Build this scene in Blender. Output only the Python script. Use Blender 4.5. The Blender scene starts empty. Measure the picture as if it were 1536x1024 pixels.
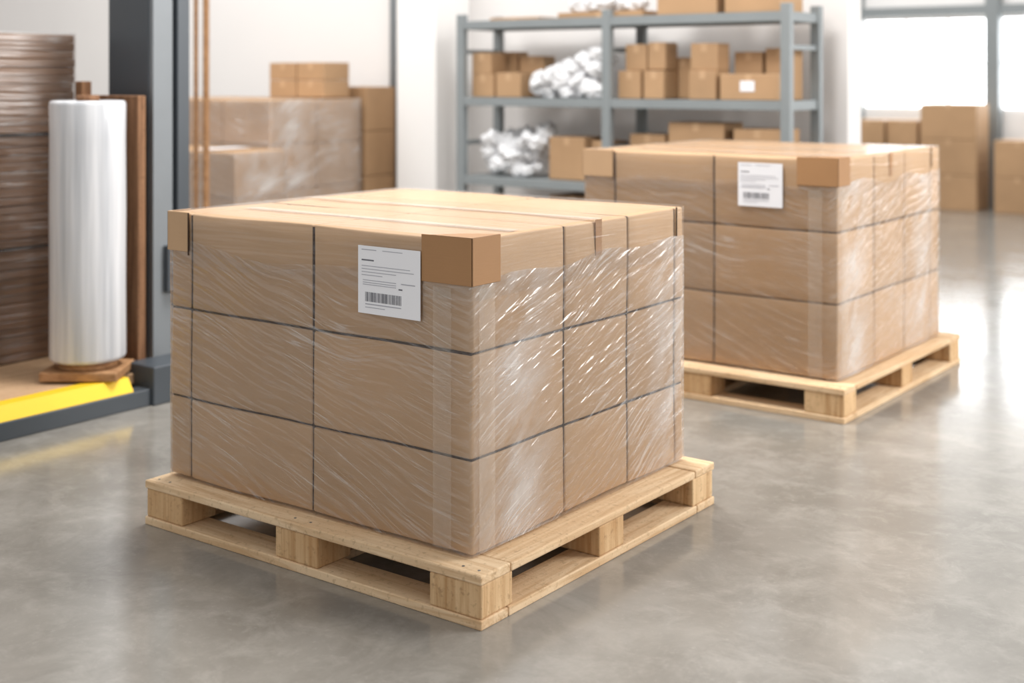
import bpy, bmesh, math, random
from mathutils import Vector, Matrix, noise
random.seed(7)
S = bpy.context.scene
S.view_settings.view_transform = 'Standard'
S.view_settings.look = 'None'

# ------------------------------------------------------------------ materials
def srgb(r, g, b):
    def f(c):
        c /= 255.0
        return c/12.92 if c <= 0.04045 else ((c+0.055)/1.055)**2.4
    return (f(r), f(g), f(b), 1)

class M:
    def __init__(s, name):
        s.m = bpy.data.materials.new(name); s.m.use_nodes = True
        s.t = s.m.node_tree; s.n = s.t.nodes; s.l = s.t.links
        s.n.clear()
        s.out = s.n.new('ShaderNodeOutputMaterial')
    def node(s, typ, **kw):
        n = s.n.new(typ)
        for k, v in kw.items():
            if k.startswith('_'): setattr(n, k[1:], v)
        return n
    def link(s, a, b): s.l.new(a, b)
    def setin(s, inp, v):
        if hasattr(v, 'default_value') or hasattr(v, 'is_linked'): s.link(v, inp)
        else: inp.default_value = v
    def coord(s, kind='Object'):
        return s.node('ShaderNodeTexCoord').outputs[kind]
    def mapping(s, vec, scale=(1,1,1), rot=(0,0,0), loc=(0,0,0)):
        n = s.node('ShaderNodeMapping')
        s.link(vec, n.inputs['Vector'])
        n.inputs['Scale'].default_value = scale; n.inputs['Rotation'].default_value = rot
        n.inputs['Location'].default_value = loc
        return n.outputs[0]
    def dirmap(s, vec, ang, scale, loc=(0,0,0)):
        # rotate first, then stretch: features run along direction `ang` (degrees)
        return s.mapping(s.mapping(vec, rot=(0, 0, math.radians(-ang)), loc=loc), scale)
    def noise(s, vec, scale, detail=4, rough=0.5, dist=0.0):
        n = s.node('ShaderNodeTexNoise')
        s.link(vec, n.inputs['Vector'])
        n.inputs['Scale'].default_value = scale; n.inputs['Detail'].default_value = detail
        n.inputs['Roughness'].default_value = rough; n.inputs['Distortion'].default_value = dist
        return n.outputs[0]
    def ramp(s, fac, stops):
        n = s.node('ShaderNodeValToRGB'); s.link(fac, n.inputs[0])
        e = n.color_ramp.elements
        while len(e) < len(stops): e.new(0.5)
        for i, (p, c) in enumerate(stops):
            e[i].position = p
            e[i].color = c if not isinstance(c, (int, float)) else (c, c, c, 1)
        return n.outputs[0]
    def math(s, op, a, b=0.0, c=0.0, clamp=False):
        n = s.node('ShaderNodeMath'); n.operation = op; n.use_clamp = clamp
        s.setin(n.inputs[0], a); s.setin(n.inputs[1], b)
        if op == 'MULTIPLY_ADD': s.setin(n.inputs[2], c)
        return n.outputs[0]
    def mix(s, fac, a, b, mode='MIX'):
        n = s.node('ShaderNodeMix'); n.data_type = 'RGBA'; n.blend_type = mode
        s.setin(n.inputs[0], fac); s.setin(n.inputs[6], a); s.setin(n.inputs[7], b)
        return n.outputs[2]
    def bump(s, h, strength=0.3, dist=0.01):
        n = s.node('ShaderNodeBump'); s.link(h, n.inputs['Height'])
        n.inputs['Strength'].default_value = strength; n.inputs['Distance'].default_value = dist
        return n.outputs[0]
    def principled(s, color, rough=0.5, metal=0.0, normal=None, spec=0.5, **kw):
        n = s.node('ShaderNodeBsdfPrincipled')
        s.setin(n.inputs['Base Color'], color); s.setin(n.inputs['Roughness'], rough)
        n.inputs['Metallic'].default_value = metal
        n.inputs['Specular IOR Level'].default_value = spec
        if normal is not None: s.link(normal, n.inputs['Normal'])
        for k, v in kw.items(): s.setin(n.inputs[k.replace('_', ' ')], v)
        s.link(n.outputs[0], s.out.inputs[0])
        return n

def cardboard(name, c, dark=0.88, sheets=False):
    m = M(name); v = m.coord()
    n1 = m.noise(v, 2.2, 4, 0.6)
    n2 = m.noise(m.mapping(v, (12, 12, 160)), 1.5, 3, 0.6)
    isl = m.node('ShaderNodeNewGeometry').outputs['Random Per Island']
    base = m.mix(m.ramp(n1, [(0.3, 0.0), (0.7, 1.0)]), tuple(x*dark for x in c[:3])+(1,), c)
    base = m.mix(m.math('MULTIPLY', n2, 0.16), base, tuple(x*0.6 for x in c[:3])+(1,))
    if sheets:
        n3 = m.ramp(m.noise(m.mapping(v, (0.6, 0.6, 55)), 1.0, 2, 0.6), [(0.38, 0.0), (0.5, 1.0)])
        base = m.mix(m.math('MULTIPLY_ADD', n3, -0.4, 0.4), base, tuple(x*0.45 for x in c[:3])+(1,))
    k = m.math('MULTIPLY_ADD', isl, 0.12, 0.92)
    comb = m.node('ShaderNodeCombineColor')
    for i in range(3): m.link(k, comb.inputs[i])
    base = m.mix(1.0, base, comb.outputs[0], 'MULTIPLY')
    m.principled(base, 0.62, normal=m.bump(n2, 0.12, 0.002), spec=0.35)
    return m.m

def wood(name, axis, c1, c2, end=False):
    m = M(name); v = m.coord()
    sc = [20, 20, 20]; sc[axis] = 1.1
    g = m.noise(m.mapping(v, tuple(sc)), 1.6, 6, 0.65, 0.8)
    big = m.noise(v, 5, 3)
    sp = m.noise(v, 60, 3, 0.7)
    isl = m.node('ShaderNodeNewGeometry').outputs['Random Per Island']
    base = m.mix(m.ramp(g, [(0.35, 0.0), (0.58, 1.0)]), tuple(x*.86 for x in c2[:3])+(1,), c1)
    base = m.mix(m.math('MULTIPLY', m.ramp(big, [(0.45, 0.0), (0.75, 1.0)]), 0.5), base, c2)
    base = m.mix(m.math('MULTIPLY', m.ramp(sp, [(0.56, 0.0), (0.68, 1.0)]), 0.45), base, tuple(x*0.42 for x in c2[:3])+(1,))
    base = m.mix(m.math('MULTIPLY', isl, 0.40), base, c2)
    m.principled(base, 0.7, normal=m.bump(m.math('ADD', g, m.math('MULTIPLY', sp, .5)), 0.5, 0.004), spec=0.25)
    return m.m

CARD = cardboard('cardboard', srgb(198, 163, 126))
CARDCAP = cardboard('cardboard_cap', srgb(198, 163, 127))
CARDDK = cardboard('cardboard_guard', srgb(172, 129, 88))
CARD_BG = cardboard('cardboard_storage', srgb(186, 150, 113), 0.8)
CARD_DIM = cardboard('cardboard_sheets', srgb(146, 110, 82), 0.8, True)
PINE_L, PINE_D = srgb(229, 203, 168), srgb(206, 169, 127)
WX = wood('pine_x', 0, PINE_L, PINE_D); WY = wood('pine_y', 1, PINE_L, PINE_D)
WB = wood('pine_block', 2, srgb(222, 190, 148), srgb(188, 146, 100))
WDK = wood('brown_wood', 2, srgb(150, 112, 82), srgb(112, 78, 54))
WMED = wood('tan_wood', 0, srgb(178, 138, 100), srgb(146, 106, 72))
PLY = wood('plywood', 1, srgb(205, 172, 138), srgb(180, 146, 112))

def plain(name, c, rough=0.5, metal=0.0, var=0.08, spec=0.5, sc=6):
    m = M(name); v = m.coord()
    n = m.noise(v, sc, 4, 0.6)
    base = m.mix(n, tuple(x*(1-var) for x in c[:3])+(1,), tuple(min(1, x*(1+var)) for x in c[:3])+(1,))
    m.principled(base, m.math('MULTIPLY_ADD', n, 0.1, rough-0.05), metal, spec=spec)
    return m.m
STEEL = plain('painted_grey_steel', srgb(132, 138, 140), 0.45)
STEEL_D = plain('dark_slate_steel', srgb(70, 76, 82), 0.4)
STEEL_M = plain('mid_grey_steel', srgb(122, 127, 131), 0.45)
YELLOW = plain('safety_yellow', srgb(240, 198, 40), 0.45)
WALL = plain('painted_wall', srgb(238, 236, 234), 0.8, var=0.03, spec=0.2, sc=1.5)
WALL_L = plain('painted_wall_grey', srgb(230, 227, 225), 0.8, var=0.03, spec=0.2, sc=1.5)
PAPER = plain('label_paper', srgb(238, 238, 242), 0.5, var=0.02)
INK = plain('label_ink', srgb(100, 100, 108), 0.6)
INKL = plain('label_ink_light', srgb(170, 170, 178), 0.6)
DARKSEAM = plain('dark_fold', srgb(60, 42, 28), 0.8)
SHADE_FILL = plain('gap_shade_fill', srgb(58, 40, 28), 0.9, spec=.1)  # dark brown that stands in for shade inside the stacks

def mat_floor():
    m = M('polished_concrete'); v = m.coord()
    n1 = m.noise(v, 0.7, 6, 0.6, 0.4); n2 = m.noise(v, 2.4, 8, 0.7, 0.5); n3 = m.noise(v, 45, 4, 0.7)
    n4 = m.noise(v, 7, 6, 0.72, 0.4)
    base = m.mix(m.ramp(n1, [(0.32, 0.0), (0.68, 1.0)]), srgb(126, 122, 115), srgb(156, 152, 145))
    base = m.mix(m.math('MULTIPLY', m.ramp(n2, [(0.40, 0.0), (0.62, 1.0)]), 0.65), base, srgb(114, 110, 103))
    base = m.mix(m.math('MULTIPLY', m.ramp(n4, [(0.48, 0.0), (0.66, 1.0)]), 0.34), base, srgb(168, 164, 157))
    base = m.mix(m.math('MULTIPLY', m.ramp(n3, [(0.58, 0.0), (0.72, 1.0)]), 0.20), base, srgb(176, 173, 166))
    r = m.math('MULTIPLY_ADD', m.ramp(n2, [(0.3, 0.0), (0.75, 1.0)]), 0.13, 0.11)
    m.principled(base, r, normal=m.bump(n2, 0.06, 0.006), spec=0.6)
    return m.m
FLOOR = mat_floor()

def mat_film(name, haze=0.012, streak=0.27, gloss=0.55, split=1.18, flat=False, rough=.21, bmp=.0065):
    m = M(name); uv = m.coord('UV')
    sep = m.node('ShaderNodeSeparateXYZ'); m.link(uv, sep.inputs[0]); u = sep.outputs[0]
    right = m.math('GREATER_THAN', u, split)      # second side of the load
    warp = m.noise(uv, 1.5, 1)
    wn = m.node('ShaderNodeCombineXYZ')
    m.link(m.math('MULTIPLY', warp, 0.03 if flat else 0.20), wn.inputs[1])
    add = m.node('ShaderNodeVectorMath'); add.operation = 'ADD'
    m.link(uv, add.inputs[0]); m.link(wn.outputs[0], add.inputs[1]); w = add.outputs[0]
    def lines(ang, sc, loc, wd=0.02):
        n = m.noise(m.dirmap(w, ang, sc, loc), 1.0, 1.5, 0.5)
        return m.ramp(n, [(0.5-wd, 0.0), (0.5, 1.0), (0.5+wd, 0.0)]), n
    if flat: A = (-2, 2, 1, -1, 0)
    else: A = (-9, -18, 16, 30, -3)
    la, na = lines(A[0], (0.8, 38, 1), (0, 0, 0), .020)
    lb, nb = lines(A[1], (1.0, 50, 1), (3, 1, 0), .022)
    lc, nc = lines(A[2], (1.1, 46, 1), (7, 2, 0), .028)
    ld, nd = lines(A[3], (1.4, 56, 1), (1, 8, 0), .028)
    le, ne = lines(A[4], (1.0, 46, 1), (4, 4, 0), .02)
    def patch(sc, loc, lo=.46, hi=.64):
        return m.ramp(m.noise(m.mapping(uv, loc=loc), sc, 3, 0.6), [(lo, 0.0), (hi, 1.0)])
    p1, p2, p3 = patch(3.2, (0, 0, 0)), patch(4.0, (5, 5, 0)), patch(3.4, (9, 2, 0))
    left = m.math('SUBTRACT', 1.0, right)
    lw = m.math('MULTIPLY_ADD', left, 0.85, 0.12); rw = m.math('MULTIPLY_ADD', right, 0.85, 0.10)
    sL = m.math('ADD', m.math('MULTIPLY', la, p1), m.math('MULTIPLY', lb, p2))
    sR = m.math('ADD', m.math('MULTIPLY', lc, p2), m.math('MULTIPLY', ld, p3))
    st = m.math('ADD', m.math('MULTIPLY', sL, lw), m.math('MULTIPLY', sR, rw))
    st = m.math('ADD', st, m.math('MULTIPLY', m.math('MULTIPLY', le, p3), 0.4), clamp=True)
    hl = m.math('MULTIPLY', m.math('ADD', na, nb), lw); hr = m.math('MULTIPLY', m.math('ADD', nc, nd), rw)
    h = m.math('ADD', hl, hr)
    nrm = m.bump(h, 1.0, bmp)
    tr = m.node('ShaderNodeBsdfTransparent')
    df = m.node('ShaderNodeBsdfDiffuse'); df.inputs[0].default_value = (0.93, 0.925, 0.92, 1)
    gl = m.node('ShaderNodeBsdfGlossy'); gl.inputs['Roughness'].default_value = rough
    gl.inputs[0].default_value = (1, 1, 1, 1)
    m.link(nrm, gl.inputs['Normal'])
    fr = m.node('ShaderNodeFresnel'); fr.inputs[0].default_value = 1.45
    # bright reflection painted as white haze near the corners of the second side
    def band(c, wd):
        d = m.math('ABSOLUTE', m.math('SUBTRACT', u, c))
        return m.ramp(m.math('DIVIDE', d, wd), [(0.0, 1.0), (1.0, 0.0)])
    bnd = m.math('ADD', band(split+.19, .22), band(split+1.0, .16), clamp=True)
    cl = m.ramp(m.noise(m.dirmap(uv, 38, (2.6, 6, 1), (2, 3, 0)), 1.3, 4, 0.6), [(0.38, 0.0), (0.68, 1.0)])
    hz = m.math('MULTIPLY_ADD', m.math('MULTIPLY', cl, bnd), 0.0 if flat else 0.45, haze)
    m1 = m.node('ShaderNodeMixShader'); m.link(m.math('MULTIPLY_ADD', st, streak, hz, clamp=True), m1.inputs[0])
    m.link(tr.outputs[0], m1.inputs[1]); m.link(df.outputs[0], m1.inputs[2])
    m2 = m.node('ShaderNodeMixShader'); m.link(m.math('MULTIPLY_ADD', fr.outputs[0], gloss, 0.05, clamp=True), m2.inputs[0])
    m.link(m1.outputs[0], m2.inputs[1]); m.link(gl.outputs[0], m2.inputs[2])
    m.link(m2.outputs[0], m.out.inputs[0])
    return m.m
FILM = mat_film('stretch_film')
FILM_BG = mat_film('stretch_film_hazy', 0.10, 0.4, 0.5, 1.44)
FILM_FLAT = mat_film('stretch_film_taut', 0.02, 0.22, 0.5, 1.1, True, .3)
FILM_TOP = mat_film('stretch_film_top', 0.0, 0.07, 0.30, 1.18, True, .2, .002)
def mat_tape(name, f):
    m = M(name)
    tr = m.node('ShaderNodeBsdfTransparent'); p = m.node('ShaderNodeBsdfPrincipled')
    p.inputs['Base Color'].default_value = srgb(240, 230, 218); p.inputs['Roughness'].default_value = 0.2
    mx = m.node('ShaderNodeMixShader'); mx.inputs[0].default_value = f
    m.link(tr.outputs[0], mx.inputs[1]); m.link(p.outputs[0], mx.inputs[2]); m.link(mx.outputs[0], m.out.inputs[0])
    return m.m
TAPE = mat_tape('clear_tape', 0.25)
TAPEF = mat_tape('clear_tape_faint', 0.07)
def mat_roll():
    m = M('film_roll_plastic'); v = m.coord()
    n = m.noise(m.mapping(v, (10, 10, 0.4)), 1.5, 3, 0.55)
    base = m.mix(m.ramp(n, [(.35, 0.0), (.65, 1.0)]), srgb(176, 179, 184), srgb(222, 223, 226))  # plastic streaks, tone range widened to suggest shading round the cylinder
    m.principled(base, 0.28, normal=m.bump(n, 0.35, 0.012), Coat_Weight=0.35)
    return m.m
ROLL = mat_roll()
def mat_bag():
    m = M('white_plastic_bag'); v = m.coord()
    n = m.noise(v, 18, 5, 0.65)
    m.principled(m.mix(n, srgb(222, 223, 226), srgb(250, 250, 251)), 0.35, normal=m.bump(n, 0.5, 0.02))
    return m.m
BAG = mat_bag()
def mat_glow(name, col, st):
    m = M(name); e = m.node('ShaderNodeEmission')
    v = m.coord(); n = m.noise(v, 0.8, 2)
    m.link(m.mix(n, (col[0]*.92, col[1]*.95, col[2]*.97, 1), col), e.inputs[0]); e.inputs[1].default_value = st
    m.link(e.outputs[0], m.out.inputs[0]); return m.m
GLASS = mat_glow('daylit_frosted_glass', (0.98, 0.99, 1.0, 1), 7.0)

# ------------------------------------------------------------------ mesh builder
class B:
    def __init__(s, origin=(0, 0, 0)):
        s.bm = bmesh.new(); s.o = Vector(origin); s.mats = []
        s.uv = s.bm.loops.layers.uv.new('UVMap')
    def mi(s, mat):
        if mat not in s.mats: s.mats.append(mat)
        return s.mats.index(mat)
    def box(s, x0, x1, y0, y1, z0, z1, mat, bev=0.003, rot=0.0, seg=2, tilt=None):
        c = Vector(((x0+x1)/2, (y0+y1)/2, (z0+z1)/2))
        r = bmesh.ops.create_cube(s.bm, size=1.0)
        vs = r['verts']
        bmesh.ops.scale(s.bm, vec=(abs(x1-x0), abs(y1-y0), abs(z1-z0)), verts=vs)
        fs = list({f for v in vs for f in v.link_faces})
        if bev > 0:
            es = list({e for v in vs for e in v.link_edges})
            rb = bmesh.ops.bevel(s.bm, geom=es, offset=bev, segments=seg, affect='EDGES', profile=0.5)
            vs = list({v for v in rb['verts']} | {v for f in rb['faces'] for v in f.verts})
            seen = set(vs); st = list(vs)
            while st:
                v = st.pop()
                for e in v.link_edges:
                    o = e.other_vert(v)
                    if o not in seen: seen.add(o); st.append(o)
            vs = list(seen)
            fs = list({f for v in vs for f in v.link_faces})
        mt = Matrix.Translation(c - s.o) @ (tilt if tilt else Matrix.Identity(4)) @ Matrix.Rotation(rot, 4, 'Z')
        bmesh.ops.transform(s.bm, matrix=mt, verts=vs)
        k = s.mi(mat)
        for f in fs: f.material_index = k
    def rbox(s, x0, x1, y0, y1, z0, z1, mat, r=0.006, bulge=0.004, n=6, seed=0):
        c = Vector(((x0+x1)/2, (y0+y1)/2, (z0+z1)/2)); h = Vector(((x1-x0)/2, (y1-y0)/2, (z1-z0)/2))
        r = min(r, min(h)*0.45); k = s.mi(mat); cache = {}
        def ax(hh):
            inner = [-(hh-r) + 2*(hh-r)*i/n for i in range(n+1)]
            return [-hh, -hh+0.3*r] + inner + [hh-0.3*r, hh]
        A = [ax(h[0]), ax(h[1]), ax(h[2])]
        def P(p):
            q = Vector([max(-(h[i]-r), min(h[i]-r, p[i])) for i in range(3)])
            d = p - q
            if d.length > 1e-9: out = q + d.normalized()*r
            else: out = q
            for i in range(2):
                if abs(abs(p[i])-h[i]) < 1e-6:
                    u, v = p[(i+1) % 3]/h[(i+1) % 3], p[(i+2) % 3]/h[(i+2) % 3]
                    out[i] += math.copysign(bulge*(1-u*u)*(1-v*v), p[i])
            w = out + c
            nz = noise.noise_vector(w*3.1 + Vector((seed, 0, 0)))*0.0045
            w = w + nz
            key = (round(p[0], 5), round(p[1], 5), round(p[2], 5))
            if key not in cache: cache[key] = s.bm.verts.new(w - s.o)
            return cache[key]
        for i in range(3):
            a, b = (i+1) % 3, (i+2) % 3
            for sg in (-1, 1):
                for u in range(len(A[a])-1):
                    for v in range(len(A[b])-1):
                        q = []
                        for du, dv in ((0, 0), (1, 0), (1, 1), (0, 1)):
                            p = Vector((0, 0, 0)); p[i] = sg*h[i]; p[a] = A[a][u+du]; p[b] = A[b][v+dv]
                            q.append(P(p))
                        if sg < 0: q.reverse()
                        if len(set(q)) < 3: continue
                        try:
                            f = s.bm.faces.new(q); f.material_index = k; f.smooth = True
                        except ValueError: pass
    def quad(s, pts, mat):
        vs = [s.bm.verts.new(Vector(p)-s.o) for p in pts]
        f = s.bm.faces.new(vs); f.material_index = s.mi(mat)
        for lp, p in zip(f.loops, pts): lp[s.uv].uv = (p[0]-pts[0][0], p[1]-pts[0][1])
        return f
    def lathe(s, cx, cy, prof, mat, n=64):
        k = s.mi(mat); rings = []
        for r, z in prof:
            rings.append([s.bm.verts.new(Vector((cx+r*math.cos(2*math.pi*i/n), cy+r*math.sin(2*math.pi*i/n), z))-s.o) for i in range(n)])
        for a in range(len(rings)-1):
            for i in range(n):
                f = s.bm.faces.new([rings[a][i], rings[a][(i+1) % n], rings[a+1][(i+1) % n], rings[a+1][i]])
                f.material_index = k; f.smooth = True
        for ring, rev in ((rings[0], True), (rings[-1], False)):
            f = s.bm.faces.new(ring[::-1] if rev else ring); f.material_index = k
    def done(s, name, parent=None, smooth=None):
        me = bpy.data.meshes.new(name); s.bm.normal_update(); s.bm.to_mesh(me); s.bm.free()
        for m in s.mats: me.materials.append(m)
        ob = bpy.data.objects.new(name, me); S.collection.objects.link(ob)
        if parent: ob.parent = parent
        else: ob.location = s.o
        return ob
def empty(name, loc):
    e = bpy.data.objects.new(name, None); e.location = loc; e.empty_display_size = 0.1
    S.collection.objects.link(e); return e

# ------------------------------------------------------------------ room
b = B((0, 5, 0)); b.quad([(-14, -3, 0), (12, -3, 0), (12, 14.2, 0), (-14, 14.2, 0)], FLOOR); b.done('floor')
b = B((-8, 7.5, 0)); b.box(-13, -3.05, 7.4, 7.6, 0, 4, WALL_L, 0.005); b.done('wall_back')
b = B((-13, 2, 0)); b.box(-13.2, -13, -3, 7.6, 0, 4, WALL_L, 0.005); b.done('wall_left')
b = B((-6, 7.2, 0)); b.box(-6.27, -5.90, 7.02, 7.4, 0, 4, WALL, 0.01)
b.done('wall_column')
b = B((-6.6, 7.3, 0)); b.lathe(-6.52, 7.30, [(0.05, 0), (0.05, 4)], STEEL_M, 20)
b.box(-6.60, -6.44, 7.28, 7.4, 1.0, 1.05, STEEL_M); b.box(-6.60, -6.44, 7.28, 7.4, 2.2, 2.25, STEEL_M)
b.done('drain_pipe')
b = B((-1, 14.1, 0))
b.box(-13, 12, 14.0, 14.2, 0, 0.99, WALL, 0)
b.box(-13, 12, 14.0, 14.2, 1.99, 4.0, WALL, 0)
piers = [-5.65, -4.16, -2.66, -1.16, 0.34, 1.84, 3.34, 4.84, 6.34, 7.84]
for p in piers:
    b.box(p-0.06, p+0.06, 14.0, 14.2, 0.99, 1.99, WALL, 0)
b.box(-13, -5.7, 14.0, 14.2, 0.99, 1.99, WALL, 0); b.box(7.84, 12, 14.0, 14.2, 0.99, 1.99, WALL, 0)
b.done('wall_far')
for i in range(len(piers)-1):
    x0, x1 = piers[i]+0.06, piers[i+1]-0.06
    b = B(((x0+x1)/2, 14.1, 1))
    for z0, z1 in ((0.99, 1.99),):
        b.box(x0, x1, 14.09, 14.11, z0, z1, GLASS, 0)
        b.box(x0, x1, 14.03, 14.08, z0, z0+0.03, WALL); b.box(x0, x1, 14.03, 14.08, z1-0.03, z1, WALL)
        for k in (1, 2):
            xm = x0+(x1-x0)*k/3; b.box(xm-0.012, xm+0.012, 14.04, 14.08, z0, z1, WALL, 0)
        b.box(x0, x1, 14.04, 14.08, (z0+z1)/2-0.012, (z0+z1)/2+0.012, WALL, 0)
    b.done('window_%d' % (i+1))
b = B((-1, 13.9, 0))
for p in piers[:4]:
    b.box(p-0.07, p+0.07, 13.86, 14.0, 0, 3.9, STEEL)
b.box(-5.72, -1.1, 13.88, 14.0, 2.0, 2.1, STEEL)
b.done('trim_window_frame')

# ------------------------------------------------------------------ pallets
def pallet(x0, x1, y0, y1, H=0.133):
    o = ((x0+x1)/2, (y0+y1)/2, 0); b = B(o)
    t = 0.024; wb = 0.11; bx, by = 0.165, 0.13
    b.box(x0, x1, y0, y0+wb, 0, t, WX); b.box(x0, x1, y1-wb, y1, 0, t, WX)
    ym = (y0+y1)/2; xm = (x0+x1)/2
    b.box(x0, x0+wb, y0+wb+.003, y1-wb-.003, 0, t, WY); b.box(x1-wb, x1, y0+wb+.003, y1-wb-.003, 0, t, WY)
    b.box(xm-wb/2, xm+wb/2, y0+wb+.003, y1-wb-.003, 0, t, WY)
    zt = H-t
    rr = random.Random(4)
    for ax in (x0+.004, xm-bx/2, x1-bx-.004):
        for ay in (y0+.004, ym-by/2, y1-by-.004):
            b.box(ax, ax+bx, ay, ay+by, t, zt, WB, 0.005, rot=rr.uniform(-.015, .015))
    b.box(x0, x1, y0, y0+0.12, zt, H, WX, 0.004)
    b.box(x0, x1, y1-0.12, y1, zt, H, WX, 0.004)
    b.box(x1-0.12, x1, y0+.124, y1-.124, zt, H-.002, WY, 0.004); b.box(x0, x0+.12, y0+.124, y1-.124, zt, H-.002, WY, 0.004)
    n = 6; L = (y1-y0-.248); w = L/n
    for i in range(n):
        b.box(x0+.124, x1-.124, y0+.124+w*i+.008, y0+.124+w*(i+1)-.008, zt, H-.002, WX, 0.003)
    # nail heads
    for ax in (x0+.03, x0+.08, xm-.03, xm+.03, x1-.08, x1-.03):
        b.lathe(ax, y0+.03, [(0.004, H-.001), (0.004, H+.0005)], STEEL_D, 8)
    return b.done('wooden_pallet')

def film_shell(b, x0, x1, y0, y1, z0, z1, off, r, mat, nz=14, ragged=0.0):
    X0, X1, Y0, Y1 = x0-off, x1+off, y0-off, y1+off
    pts = []
    def arc(cx, cy, a0):
        for i in range(7):
            a = a0+math.pi/2*i/6; pts.append((cx+r*math.cos(a), cy+r*math.sin(a)))
    def line(p, q, n=14):
        for i in range(1, n): pts.append((p[0]+(q[0]-p[0])*i/n, p[1]+(q[1]-p[1])*i/n))
    arc(X0+r, Y0+r, math.pi); line((X0+r, Y0), (X1-r, Y0))
    arc(X1-r, Y0+r, -math.pi/2); line((X1, Y0+r), (X1, Y1-r))
    arc(X1-r, Y1-r, 0); line((X1-r, Y1), (X0+r, Y1))
    arc(X0+r, Y1-r, math.pi/2); line((X0, Y1-r), (X0, Y0+r))
    n = len(pts); d = [0]
    for i in range(n):
        p, q = pts[i], pts[(i+1) % n]; d.append(d[-1]+math.hypot(q[0]-p[0], q[1]-p[1]))
    cx, cy = (x0+x1)/2, (y0+y1)/2; k = b.mi(mat); rings = []
    for j in range(nz+1):
        ring = []
        for (px, py) in pts:
            zz = z0+(z1+ragged*noise.noise(Vector((px*3, py*3, 1)))-z0)*j/nz
            w = noise.noise(Vector((px*5, py*5, zz*6)))*0.002 + 0.001
            dr = Vector((px-cx, py-cy, 0)).normalized()
            ring.append(b.bm.verts.new(Vector((px, py, zz))+dr*w-b.o))
        rings.append(ring)
    for j in range(nz):
        for i in range(n):
            i2 = (i+1) % n
            f = b.bm.faces.new([rings[j][i], rings[j][i2], rings[j+1][i2], rings[j+1][i]])
            f.material_index = k; f.smooth = True
            us = [(d[i], j), (d[i+1], j), (d[i+1], j+1), (d[i], j+1)]
            for lp, (u, jj) in zip(f.loops, us): lp[b.uv].uv = (u, (z1-z0)*jj/nz)

def label(parent, x0, x1, z0, z1, y):
    b = B(parent.location)
    w, h = x1-x0, z1-z0
    b.box(x0, x1, y-0.0012, y, z0, z1, PAPER, 0)
    def ln(u0, u1, v0, v1, m=INKL):
        b.box(x0+w*u0, x0+w*u1, y-0.0018, y-0.0010, z1-h*v1, z1-h*v0, m, 0)
    ln(.06, .30, .05, .062); ln(.40, .72, .05, .06)
    ln(.06, .26, .20, .22, INK)
    for i, e in enumerate((.84, .90, .62, .40)): ln(.06, e, .29+i*.045, .30+i*.045)
    ln(.08, .62, .50, .51); ln(.08, .62, .535, .545); ln(.08, .62, .565, .575); ln(.70, .92, .50, .515)
    ln(.66, .72, .58, .60, INK)
    rnd = random.Random(3); u = .12
    while u < .70:
        ww = rnd.choice((.006, .009, .014)); ln(u, u+ww, .68, .82, INK); u += ww+rnd.choice((.007, .010, .014))
    ln(.12, .70, .85, .865); ln(.12, .44, .90, .91)
    b.done('shipping_label', parent)

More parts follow.
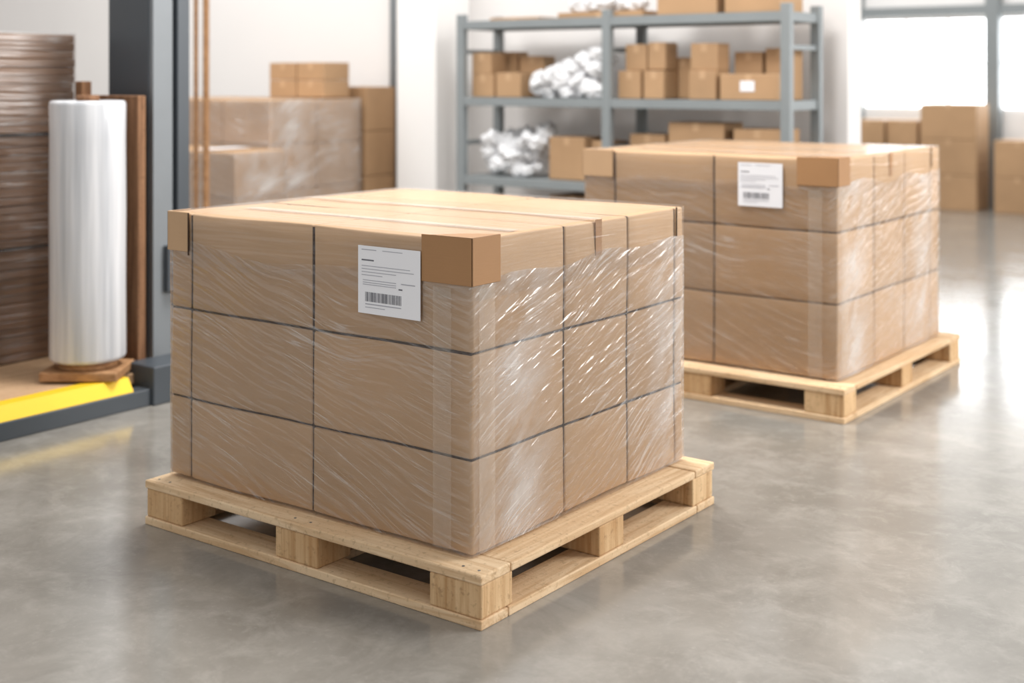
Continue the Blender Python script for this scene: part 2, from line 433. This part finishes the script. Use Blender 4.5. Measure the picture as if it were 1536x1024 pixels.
def stack(xs, ys, zs, capz, guard, lab, name='wrapped_cardboard_box_stack', film=FILM, tapex=0.12):
    x0, x1, y0, y1 = xs[0], xs[-1], ys[0], ys[-1]
    e = empty(name, ((x0+x1)/2, (y0+y1)/2, zs[0]))
    b = B(e.location)
    g = 0.0022
    for k in range(len(zs)-1):
        gt = .0028 if k == len(zs)-2 else g
        for i in range(len(xs)-1):
            for j in range(len(ys)-1):
                b.rbox(xs[i]+(gt if i else 0), xs[i+1]-(gt if i < len(xs)-2 else 0), ys[j]+(gt if j else 0), ys[j+1]-(gt if j < len(ys)-2 else 0),
                       zs[k]+g+(.004 if k == 0 else 0), zs[k+1]-g, CARD,
                       0.007, 0.003 if min(xs[i+1]-xs[i], ys[j+1]-ys[j]) > .15 else 0.0, 6)
    b.box(x0+.02, x1-.02, y0+.02, y1-.02, zs[0]+.02, zs[-1]-.02, SHADE_FILL, 0)  # dark block added inside so no light leaks through the joints
    # dark strips set into the joints between cartons to paint in the gap shade
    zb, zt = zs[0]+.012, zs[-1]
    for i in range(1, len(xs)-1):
        b.box(xs[i]-.0035, xs[i]+.0035, y0+.004, y1-.004, zb, zt-.0065, SHADE_FILL, 0)
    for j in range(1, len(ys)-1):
        b.box(x0+.004, x1-.004, ys[j]-.0035, ys[j]+.0035, zb, zt-.0045, SHADE_FILL, 0)
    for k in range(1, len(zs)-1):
        b.box(x0+.0045, x1-.0045, y0+.0045, y1-.0045, zs[k]-.004, zs[k]+.004, SHADE_FILL, 0)
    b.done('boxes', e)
    b = B(e.location)
    yc = (ys[1]+ys[0])/2
    b.box(xs[1]+.03, x1-.02, yc-.025, yc+.025, zt+.0025, zt+.004, TAPE, 0)
    b.box(xs[1]+.03, x1-.02, yc-.0015, yc+.0015, zt+.001, zt+.0024, CARDDK, 0)
    yc = (ys[2]+ys[1])/2
    b.box(xs[0]+.03, x1+.004, yc-.022, yc+.022, zt+.0025, zt+.004, TAPE, 0)
    b.box(xs[0]+.03, x1+.004, yc-.0015, yc+.0015, zt+.001, zt+.0024, CARDDK, 0)
    b.box(x1+.0045, x1+.006, yc-.016, yc+.016, zt-.10, zt+.002, CARDDK, 0)
    b.done('flap_tape', e)
    b = B(e.location); gl, gr, gh = guard; t = 0.009
    b.box(x1-gl, x1+t, y0-t, y0-t+.004, zt-gh, zt+.005, CARDDK, .0015)
    b.box(x1+t-.004, x1+t, y0-t, y0+gr, zt-gh, zt+.005, CARDDK, .0015)
    b.quad([(x1-gl*.8, y0-t, zt+.0055), (x1+t, y0-t, zt+.0055), (x1+t, y0+gr, zt+.0055), (x1-gl*.45, y0+gr*.55, zt+.0055)], CARDDK)
    b.box(x0-t, xs[1]-.004, y0-t, y0-t+.004, capz+.0, zt+.003, CARDCAP, .0015)
    b.box(x0-t, x0-t+.004, y0-t, y0+.08, capz, zt+.003, CARDCAP, .0015)
    b.box(xs[1]-.004, xs[1]-.001, y0-t-.001, y0-t+.004, capz-.01, zt+.002, DARKSEAM, .001)
    b.box(x1+t-.004, x1+t, ys[-2]-.002, ys[-2]+.002, zt-.09, zt+.002, DARKSEAM, .001)
    b.done('corner_guards', e)
    b = B(e.location)
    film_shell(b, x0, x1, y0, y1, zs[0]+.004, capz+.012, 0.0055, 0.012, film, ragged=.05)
    film_shell(b, x0, x1, y0, y1, capz-.04, zt+.002, 0.0045, 0.010, FILM_TOP, 4)
    b.quad([(x0-.003, y0-.003, zt+.0045), (x1+.003, y0-.003, zt+.0045), (x1+.003, y1+.003, zt+.0045), (x0-.003, y1+.003, zt+.0045)], FILM_TOP)
    b.done('stretch_film', e)
    b = B(e.location)
    b.box(x1-tapex, x1-tapex+.06, y0-.0095, y0-.0085, zs[0]+.01, capz-.01, TAPEF, 0)
    b.box(x1+.0085, x1+.0095, y0+.02, y0+.085, zs[0]+.01, capz-.01, TAPEF, 0)
    b.done('edge_tape', e)
    label(e, *lab)
    return e

pallet(-3.265, -1.975, 2.52, 3.715)
stack([-3.24, -3.15, -2.633, -2.068], [2.60, 3.013, 3.346, 3.626, 3.677], [0.134, .38, .648, .938], .822,
      (.16, .11, .117), (-2.448, -2.228, .717, .898, 2.5885))
pallet(-3.35, -2.02, 4.86, 6.25, 0.135)
stack([-3.29, -3.133, -2.64, -2.09], [4.96, 5.35, 5.70, 6.03, 6.15], [0.136, .443, .728, 1.022], .905,
      (.17, .11, .11), (-2.52, -2.32, .815, .995, 4.9485))

# ------------------------------------------------------------------ storage rack
b = B((-4.3, 7.0, 0))
RX0, RX1, RY0, RY1 = -5.50, -3.12, 6.75, 7.2
for px in (RX0, -4.36, RX1-.06):
    for py in (RY0, RY1-.05):
        b.box(px, px+.06, py, py+.05, 0, 1.76, STEEL, .004)
    for z in (0.3, 0.9, 1.5):
        b.box(px+.02, px+.04, RY0+.05, RY1-.05, z, z+.03, STEEL)
for z in (0.18, 0.698, 1.215, 1.715):
    for (a, c) in ((RX0+.06, -4.36), (-4.30, RX1-.06)):
        b.box(a, c, RY0+.005, RY0+.03, z-.055, z, STEEL); b.box(a, c, RY1-.03, RY1-.005, z-.055, z, STEEL)
        b.box(a, c, RY0+.03, RY1-.03, z-.012, z-.002, STEEL, .001)
    b.box(RX0+.015, RX0+.045, RY0+.05, RY1-.05, z-.055, z, STEEL); b.box(RX1-.045, RX1-.015, RY0+.05, RY1-.05, z-.055, z, STEEL)
b.done('storage_shelf_rack')

def cbox(b, x0, x1, y0, y1, z0, z1, mat=CARD_BG):
    b.box(x0, x1, y0, y1, z0, z1, mat, .006)
    xm = (x0+x1)/2
    b.box(xm-.02, xm+.02, y0-.001, y1+.001, z1-.05, z1+.001, CARDCAP, 0)
def boxset(name, origin, L):
    b = B(origin)
    for t in L: cbox(b, *t)
    return b.done(name)
z1, z2, z3, z4 = 1.216, .699, .181, 1.716
boxset('cardboard_box_group', (-5.3, 7, z1), [
    (-5.43, -5.25, 6.83, 7.0, z1, z1+.15), (-5.43, -5.27, 6.83, 7.0, z1+.15, z1+.29), (-5.23, -5.03, 6.83, 7.0, z1, z1+.16),
    (-5.40, -5.20, 7.02, 7.15, z1, z1+.30), (-5.18, -4.98, 7.02, 7.15, z1, z1+.27)])
boxset('cardboard_box_group', (-4.1, 7, z1), [
    (-4.29, -4.13, 6.83, 7.0, z1, z1+.17), (-4.11, -3.97, 6.83, 7.0, z1, z1+.17), (-4.25, -4.10, 6.85, 7.0, z1+.171, z1+.33),
    (-4.09, -3.97, 6.85, 7.0, z1+.175, z1+.34), (-4.05, -3.85, 7.02, 7.15, z1, z1+.25), (-4.28, -4.08, 7.02, 7.15, z1, z1+.2)])
boxset('cardboard_box_group', (-3.4, 7, z1), [
    (-3.80, -3.62, 6.83, 7.0, z1, z1+.17), (-3.80, -3.62, 6.85, 7.0, z1+.17, z1+.33),
    (-3.58, -3.22, 6.80, 7.0, z1, z1+.15), (-3.60, -3.42, 7.02, 7.14, z1, z1+.28), (-3.40, -3.22, 7.02, 7.14, z1, z1+.30)])
boxset('cardboard_box_group', (-4.6, 7, z2), [(-4.82, -4.55, 6.85, 7.1, z2, z2+.27), (-4.53, -4.38, 6.9, 7.1, z2, z2+.25)])
boxset('cardboard_box_group', (-3.7, 7, z2), [(-3.95, -3.58, 6.85, 7.1, z2, z2+.38), (-3.52, -3.22, 6.85, 7.1, z2, z2+.35), (-4.25, -4.0, 6.9, 7.1, z2, z2+.3)])
boxset('cardboard_box_group', (-4.7, 7, z3), [(-4.80, -4.45, 6.82, 7.1, z3, z3+.42), (-5.4, -4.95, 6.85, 7.1, z3, z3+.3), (-4.2, -3.3, 6.85, 7.1, z3, z3+.35)])
boxset('cardboard_box_group', (-4.0, 7, z4), [(-4.72, -4.1, 6.80, 7.1, z4, z4+.035), (-4.0, -3.6, 6.80, 7.1, z4, z4+.2), (-3.55, -3.2, 6.80, 7.1, z4, z4+.18), (-5.3, -4.9, 6.85, 7.1, z4, z4+.02)], )
b = B((-3.4, 6.795, z1)); b.box(-3.45, -3.36, 6.797, 6.799, z1+.05, z1+.11, PAPER, 0); b.done('box_label')

def bags(name, x0, x1, y, z, top, n, seed, slope=.7):
    rnd = random.Random(seed); b = B(((x0+x1)/2, y, z)); k = b.mi(BAG)
    for i in range(n):
        r = rnd.uniform(.035, .06)
        px = rnd.uniform(x0+r, x1-r); pz = z+r*.7 + (top-2*r)*rnd.random()*((1-slope)+slope*(px-x0)/(x1-x0))
        py = y+rnd.uniform(-.08, .08)
        q = bmesh.ops.create_icosphere(b.bm, subdivisions=4, radius=1.0)
        sc = Vector((r*rnd.uniform(1, 1.5), r*1.1, r*rnd.uniform(.75, 1.1)))
        rt = Matrix.Rotation(rnd.uniform(-.8, .8), 3, 'Y')
        for v in q['verts']:
            d = v.co.copy(); o = Vector((i*3.1, seed, 0))
            w = 1+.40*noise.noise(d*1.8+o)-.45*abs(noise.noise(d*3.2+o))-.22*abs(noise.noise(d*7+o))+.12
            p = rt @ (Vector((d.x*sc.x, d.y*sc.y, d.z*sc.z))*w) + Vector((px, py, pz))
            p.z = max(p.z, z+.001)
            v.co = p-b.o
            for ff in v.link_faces: ff.smooth = True; ff.material_index = k
    b.done(name)
bags('plastic_bag_pile', -4.96, -4.41, 6.92, z1, .36, 70, 2)
bags('plastic_bag_pile', -5.38, -4.86, 6.95, z2, .38, 60, 5, .3)
bags('plastic_bag_pile', -4.72, -4.1, 6.95, z4+.036, .14, 30, 9, .2)

# ------------------------------------------------------------------ stored stacks at left back
e = empty('stored_box_stack', (-7.2, 6.4, 0))
b = B(e.location)
for k in range(4):
    zz = k*.299
    for i in range(3):
        for j in range(2):
            b.box(-7.9+i*.477+.003, -7.9+(i+1)*.477-.003, 6.0+j*.43+.003, 6.0+(j+1)*.43-.003, zz+.001, zz+.298, CARD_BG, .008)
b.done('boxes', e)
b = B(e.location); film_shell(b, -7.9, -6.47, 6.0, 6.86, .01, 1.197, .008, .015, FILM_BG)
b.done('stretch_film', e)
e = empty('stored_box_stack', (-6.9, 5.78, 0))
b = B(e.location)
for k in range(3):
    for i in range(3):
        b.box(-7.7+i*.467+.003, -7.7+(i+1)*.467-.003, 5.55, 5.975, k*.292+.001, k*.292+.291, CARD_BG, .008)
b.done('boxes', e)
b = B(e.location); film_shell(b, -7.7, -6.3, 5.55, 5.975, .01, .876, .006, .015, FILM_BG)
b.box(-6.75, -6.6, 5.60, 5.95, .881, .883, PAPER, 0)
b.done('stretch_film', e)
boxset('carton_column', (-6.7, 7.1, 0), [(-7.0, -6.45, 6.90, 7.21, k*.32, k*.32+.317) for k in range(4)])
boxset('loose_cartons', (-6.8, 6.7, 1.2), [(-7.07, -6.80, 6.55, 6.80, 1.203, 1.325), (-6.79, -6.52, 6.55, 6.80, 1.203, 1.325),
      (-7.07, -6.80, 6.55, 6.80, 1.327, 1.45), (-6.79, -6.52, 6.55, 6.80, 1.327, 1.45)])
# batten frame
b = B((-5.9, 5.1, 0))
b.box(-6.035, -6.015, 5.0, 5.02, 0.04, 2.9, WMED); b.box(-5.955, -5.93, 5.0, 5.03, 0.04, 2.9, WMED)
b.box(-6.2, -5.8, 4.85, 5.18, 0, .04, WDK)
b.box(-6.04, -5.93, 4.985, 5.0, 2.7, 2.76, WDK)
b.done('timber_batten_stand')

# ------------------------------------------------------------------ far boxes
boxset('cardboard_box_pile', (-4.4, 13.5, 0), [(-4.71, -4.14, 13.3, 13.7, k*.359, k*.359+.356) for k in range(3)])
boxset('cardboard_box_pile', (-5.1, 13.5, 0), [(-5.45, -5.1, 13.3, 13.7, k*.30, k*.30+.297) for k in range(3)] + [(-5.08, -4.76, 13.35, 13.7, k*.30, k*.30+.297) for k in range(3)])
boxset('cardboard_box_pile', (-3.4, 13.4, 0), [(-3.97, -3.52, 13.3, 13.7, k*.36, k*.36+.357) for k in range(2)] + [(-3.5, -3.1, 13.3, 13.7, 0, .42)])

# ------------------------------------------------------------------ stretch wrapping machine
e = empty('stretch_wrapping_machine', (-5.2, 3.0, 0))
b = B(e.location)
b.box(-4.50, -4.42, 1.6, 3.62, 0, .07, STEEL_D, .004)
b.box(-6.5, -6.42, 1.6, 3.62, 0, .07, STEEL_D, .004)
b.box(-6.42, -4.50, 3.55, 3.62, 0, .1, STEEL_D, .004); b.box(-6.42, -4.50, 1.6, 1.68, 0, .1, STEEL_D, .004)
b.box(-6.5, -4.53, 1.6, 3.60, .075, .118, PLY, .002)
b.box(-4.57, -4.40, 3.44, 3.66, 0, .16, STEEL_D, .006)
b.done('base_frame', e)
b = B(e.location)
b.quad([(-4.425, 1.6, .071), (-4.425, 3.36, .071), (-4.46, 3.36, .125), (-4.46, 1.6, .125)], YELLOW)
b.quad([(-4.46, 1.6, .125), (-4.46, 3.36, .125), (-4.54, 3.36, .121), (-4.54, 1.6, .121)], YELLOW)
b.quad([(-4.425, 3.36, .071), (-4.54, 3.36, .071), (-4.54, 3.36, .121), (-4.46, 3.36, .125)], YELLOW)
b.done('safety_edge', e)
b = B(e.location)
b.box(-4.92, -4.64, 3.60, 3.79, 0.02, 3.4, STEEL_D, .005)
b.box(-4.64, -4.615, 3.605, 3.71, 0.02, 3.4, STEEL_M, .003)
b.box(-4.64, -4.60, 3.725, 3.79, 0.02, 3.4, STEEL_D, .003)
b.box(-4.92, -4.54, 3.56, 3.84, 0, .03, STEEL_D, .004)
b.box(-4.615, -4.585, 3.66, 3.73, .42, .62, STEEL_D, .004)
b.done('mast', e)
b = B(e.location)
b.box(-4.95, -4.58, 3.50, 3.54, .118, 1.27, WDK, .004)
b.box(-4.95, -4.90, 3.45, 3.50, .118, 1.33, WDK, .004)
b.done('back_board', e)
b = B(e.location)
cx, cy = -4.625, 3.285
b.box(cx-.155, cx+.155, cy-.135, cy+.135, .127, .165, WMED, .006, rot=math.radians(37))
b.lathe(cx, cy, [(.0, .165), (.115, .165), (.118, .170), (.118, .192), (.112, .195), (0.0, .195)], WMED, 40)
b.done('roll_base', e)
b = B(e.location)
b.lathe(cx, cy, [(.05, .196), (.140, .196), (.149, .203), (.152, .215), (.1505, .5), (.152, .8), (.1505, 1.1), (.152, 1.235), (.149, 1.248), (.140, 1.253), (.045, 1.251)], ROLL, 96)
b.lathe(cx, cy, [(.045, 1.245), (.045, 1.275), (.036, 1.275), (.034, 1.262)], WDK, 32)
b.done('film_roll', e)
# stack of wrapped flat cardboard sheets on the platform
e = empty('cardboard_sheet_stack', (-5.65, 2.95, .118))
b = B(e.location)
rr = random.Random(5); zc = .122
tiers = [(.122, .60), (.615, 1.09), (1.105, 1.54)]
for (za, zb) in tiers:
    zc = za
    while zc < zb-.005:
        th = min(.036, zb-zc); j = rr.uniform(-.004, .004); k = rr.uniform(-.004, .004)
        b.box(-6.2+j, -5.1+j, 2.35+k, 3.55+k, zc, zc+th-.001, CARD_DIM, .004)
        zc += th
b.box(-6.18, -5.12, 2.37, 3.53, .122, 1.53, SHADE_FILL, 0)
b.done('sheets', e)
b = B(e.location); film_shell(b, -6.2, -5.1, 2.35, 3.55, .125, 1.545, .010, .02, FILM_FLAT)
b.done('stretch_film', e)

# ------------------------------------------------------------------ lights
w = bpy.data.worlds.new('World'); S.world = w; w.use_nodes = True
bg = w.node_tree.nodes['Background']; bg.inputs[0].default_value = (1.0, 0.994, 0.985, 1); bg.inputs[1].default_value = 0.76
def area(name, loc, target, size, power, col=(1, .98, .955), sy=None):  # area lights out of view, no fixtures modelled
    l = bpy.data.lights.new(name, 'AREA'); l.energy = power; l.size = size; l.color = col
    if sy: l.shape = 'RECTANGLE'; l.size_y = sy
    o = bpy.data.objects.new(name, l); o.location = loc
    o.rotation_euler = (Vector(target)-Vector(loc)).to_track_quat('-Z', 'Y').to_euler()
    S.collection.objects.link(o)
area('unseen_area_light', (1.8, 6.6, 3.0), (-2.3, 3.4, .5), 2.6, 310)  # added at the right to put highlights on the film
area('unseen_area_light', (-3.2, 4.0, 4.0), (-3.0, 4.2, 0), 1.4, 190)
area('unseen_area_light', (-7.5, 4.5, 4.2), (-7.5, 7.0, .5), 3.0, 150)
area('unseen_area_light', (-4.5, 10.5, 3.8), (-4.5, 12.0, 0), 3.0, 140)

# ------------------------------------------------------------------ camera
cam = bpy.data.cameras.new('camera'); co = bpy.data.objects.new('camera', cam); S.collection.objects.link(co)
co.location = (0, 0, 1.35)
F = Vector((-.598, .801, 0)).normalized()
co.rotation_euler = F.to_track_quat('-Z', 'Y').to_euler()
cam.sensor_width = 36; cam.lens = 1973/1536*36; cam.shift_y = -397/1536
cam.clip_start = .05
cam.dof.use_dof = True; cam.dof.focus_distance = 3.5; cam.dof.aperture_fstop = 1.8
S.camera = co
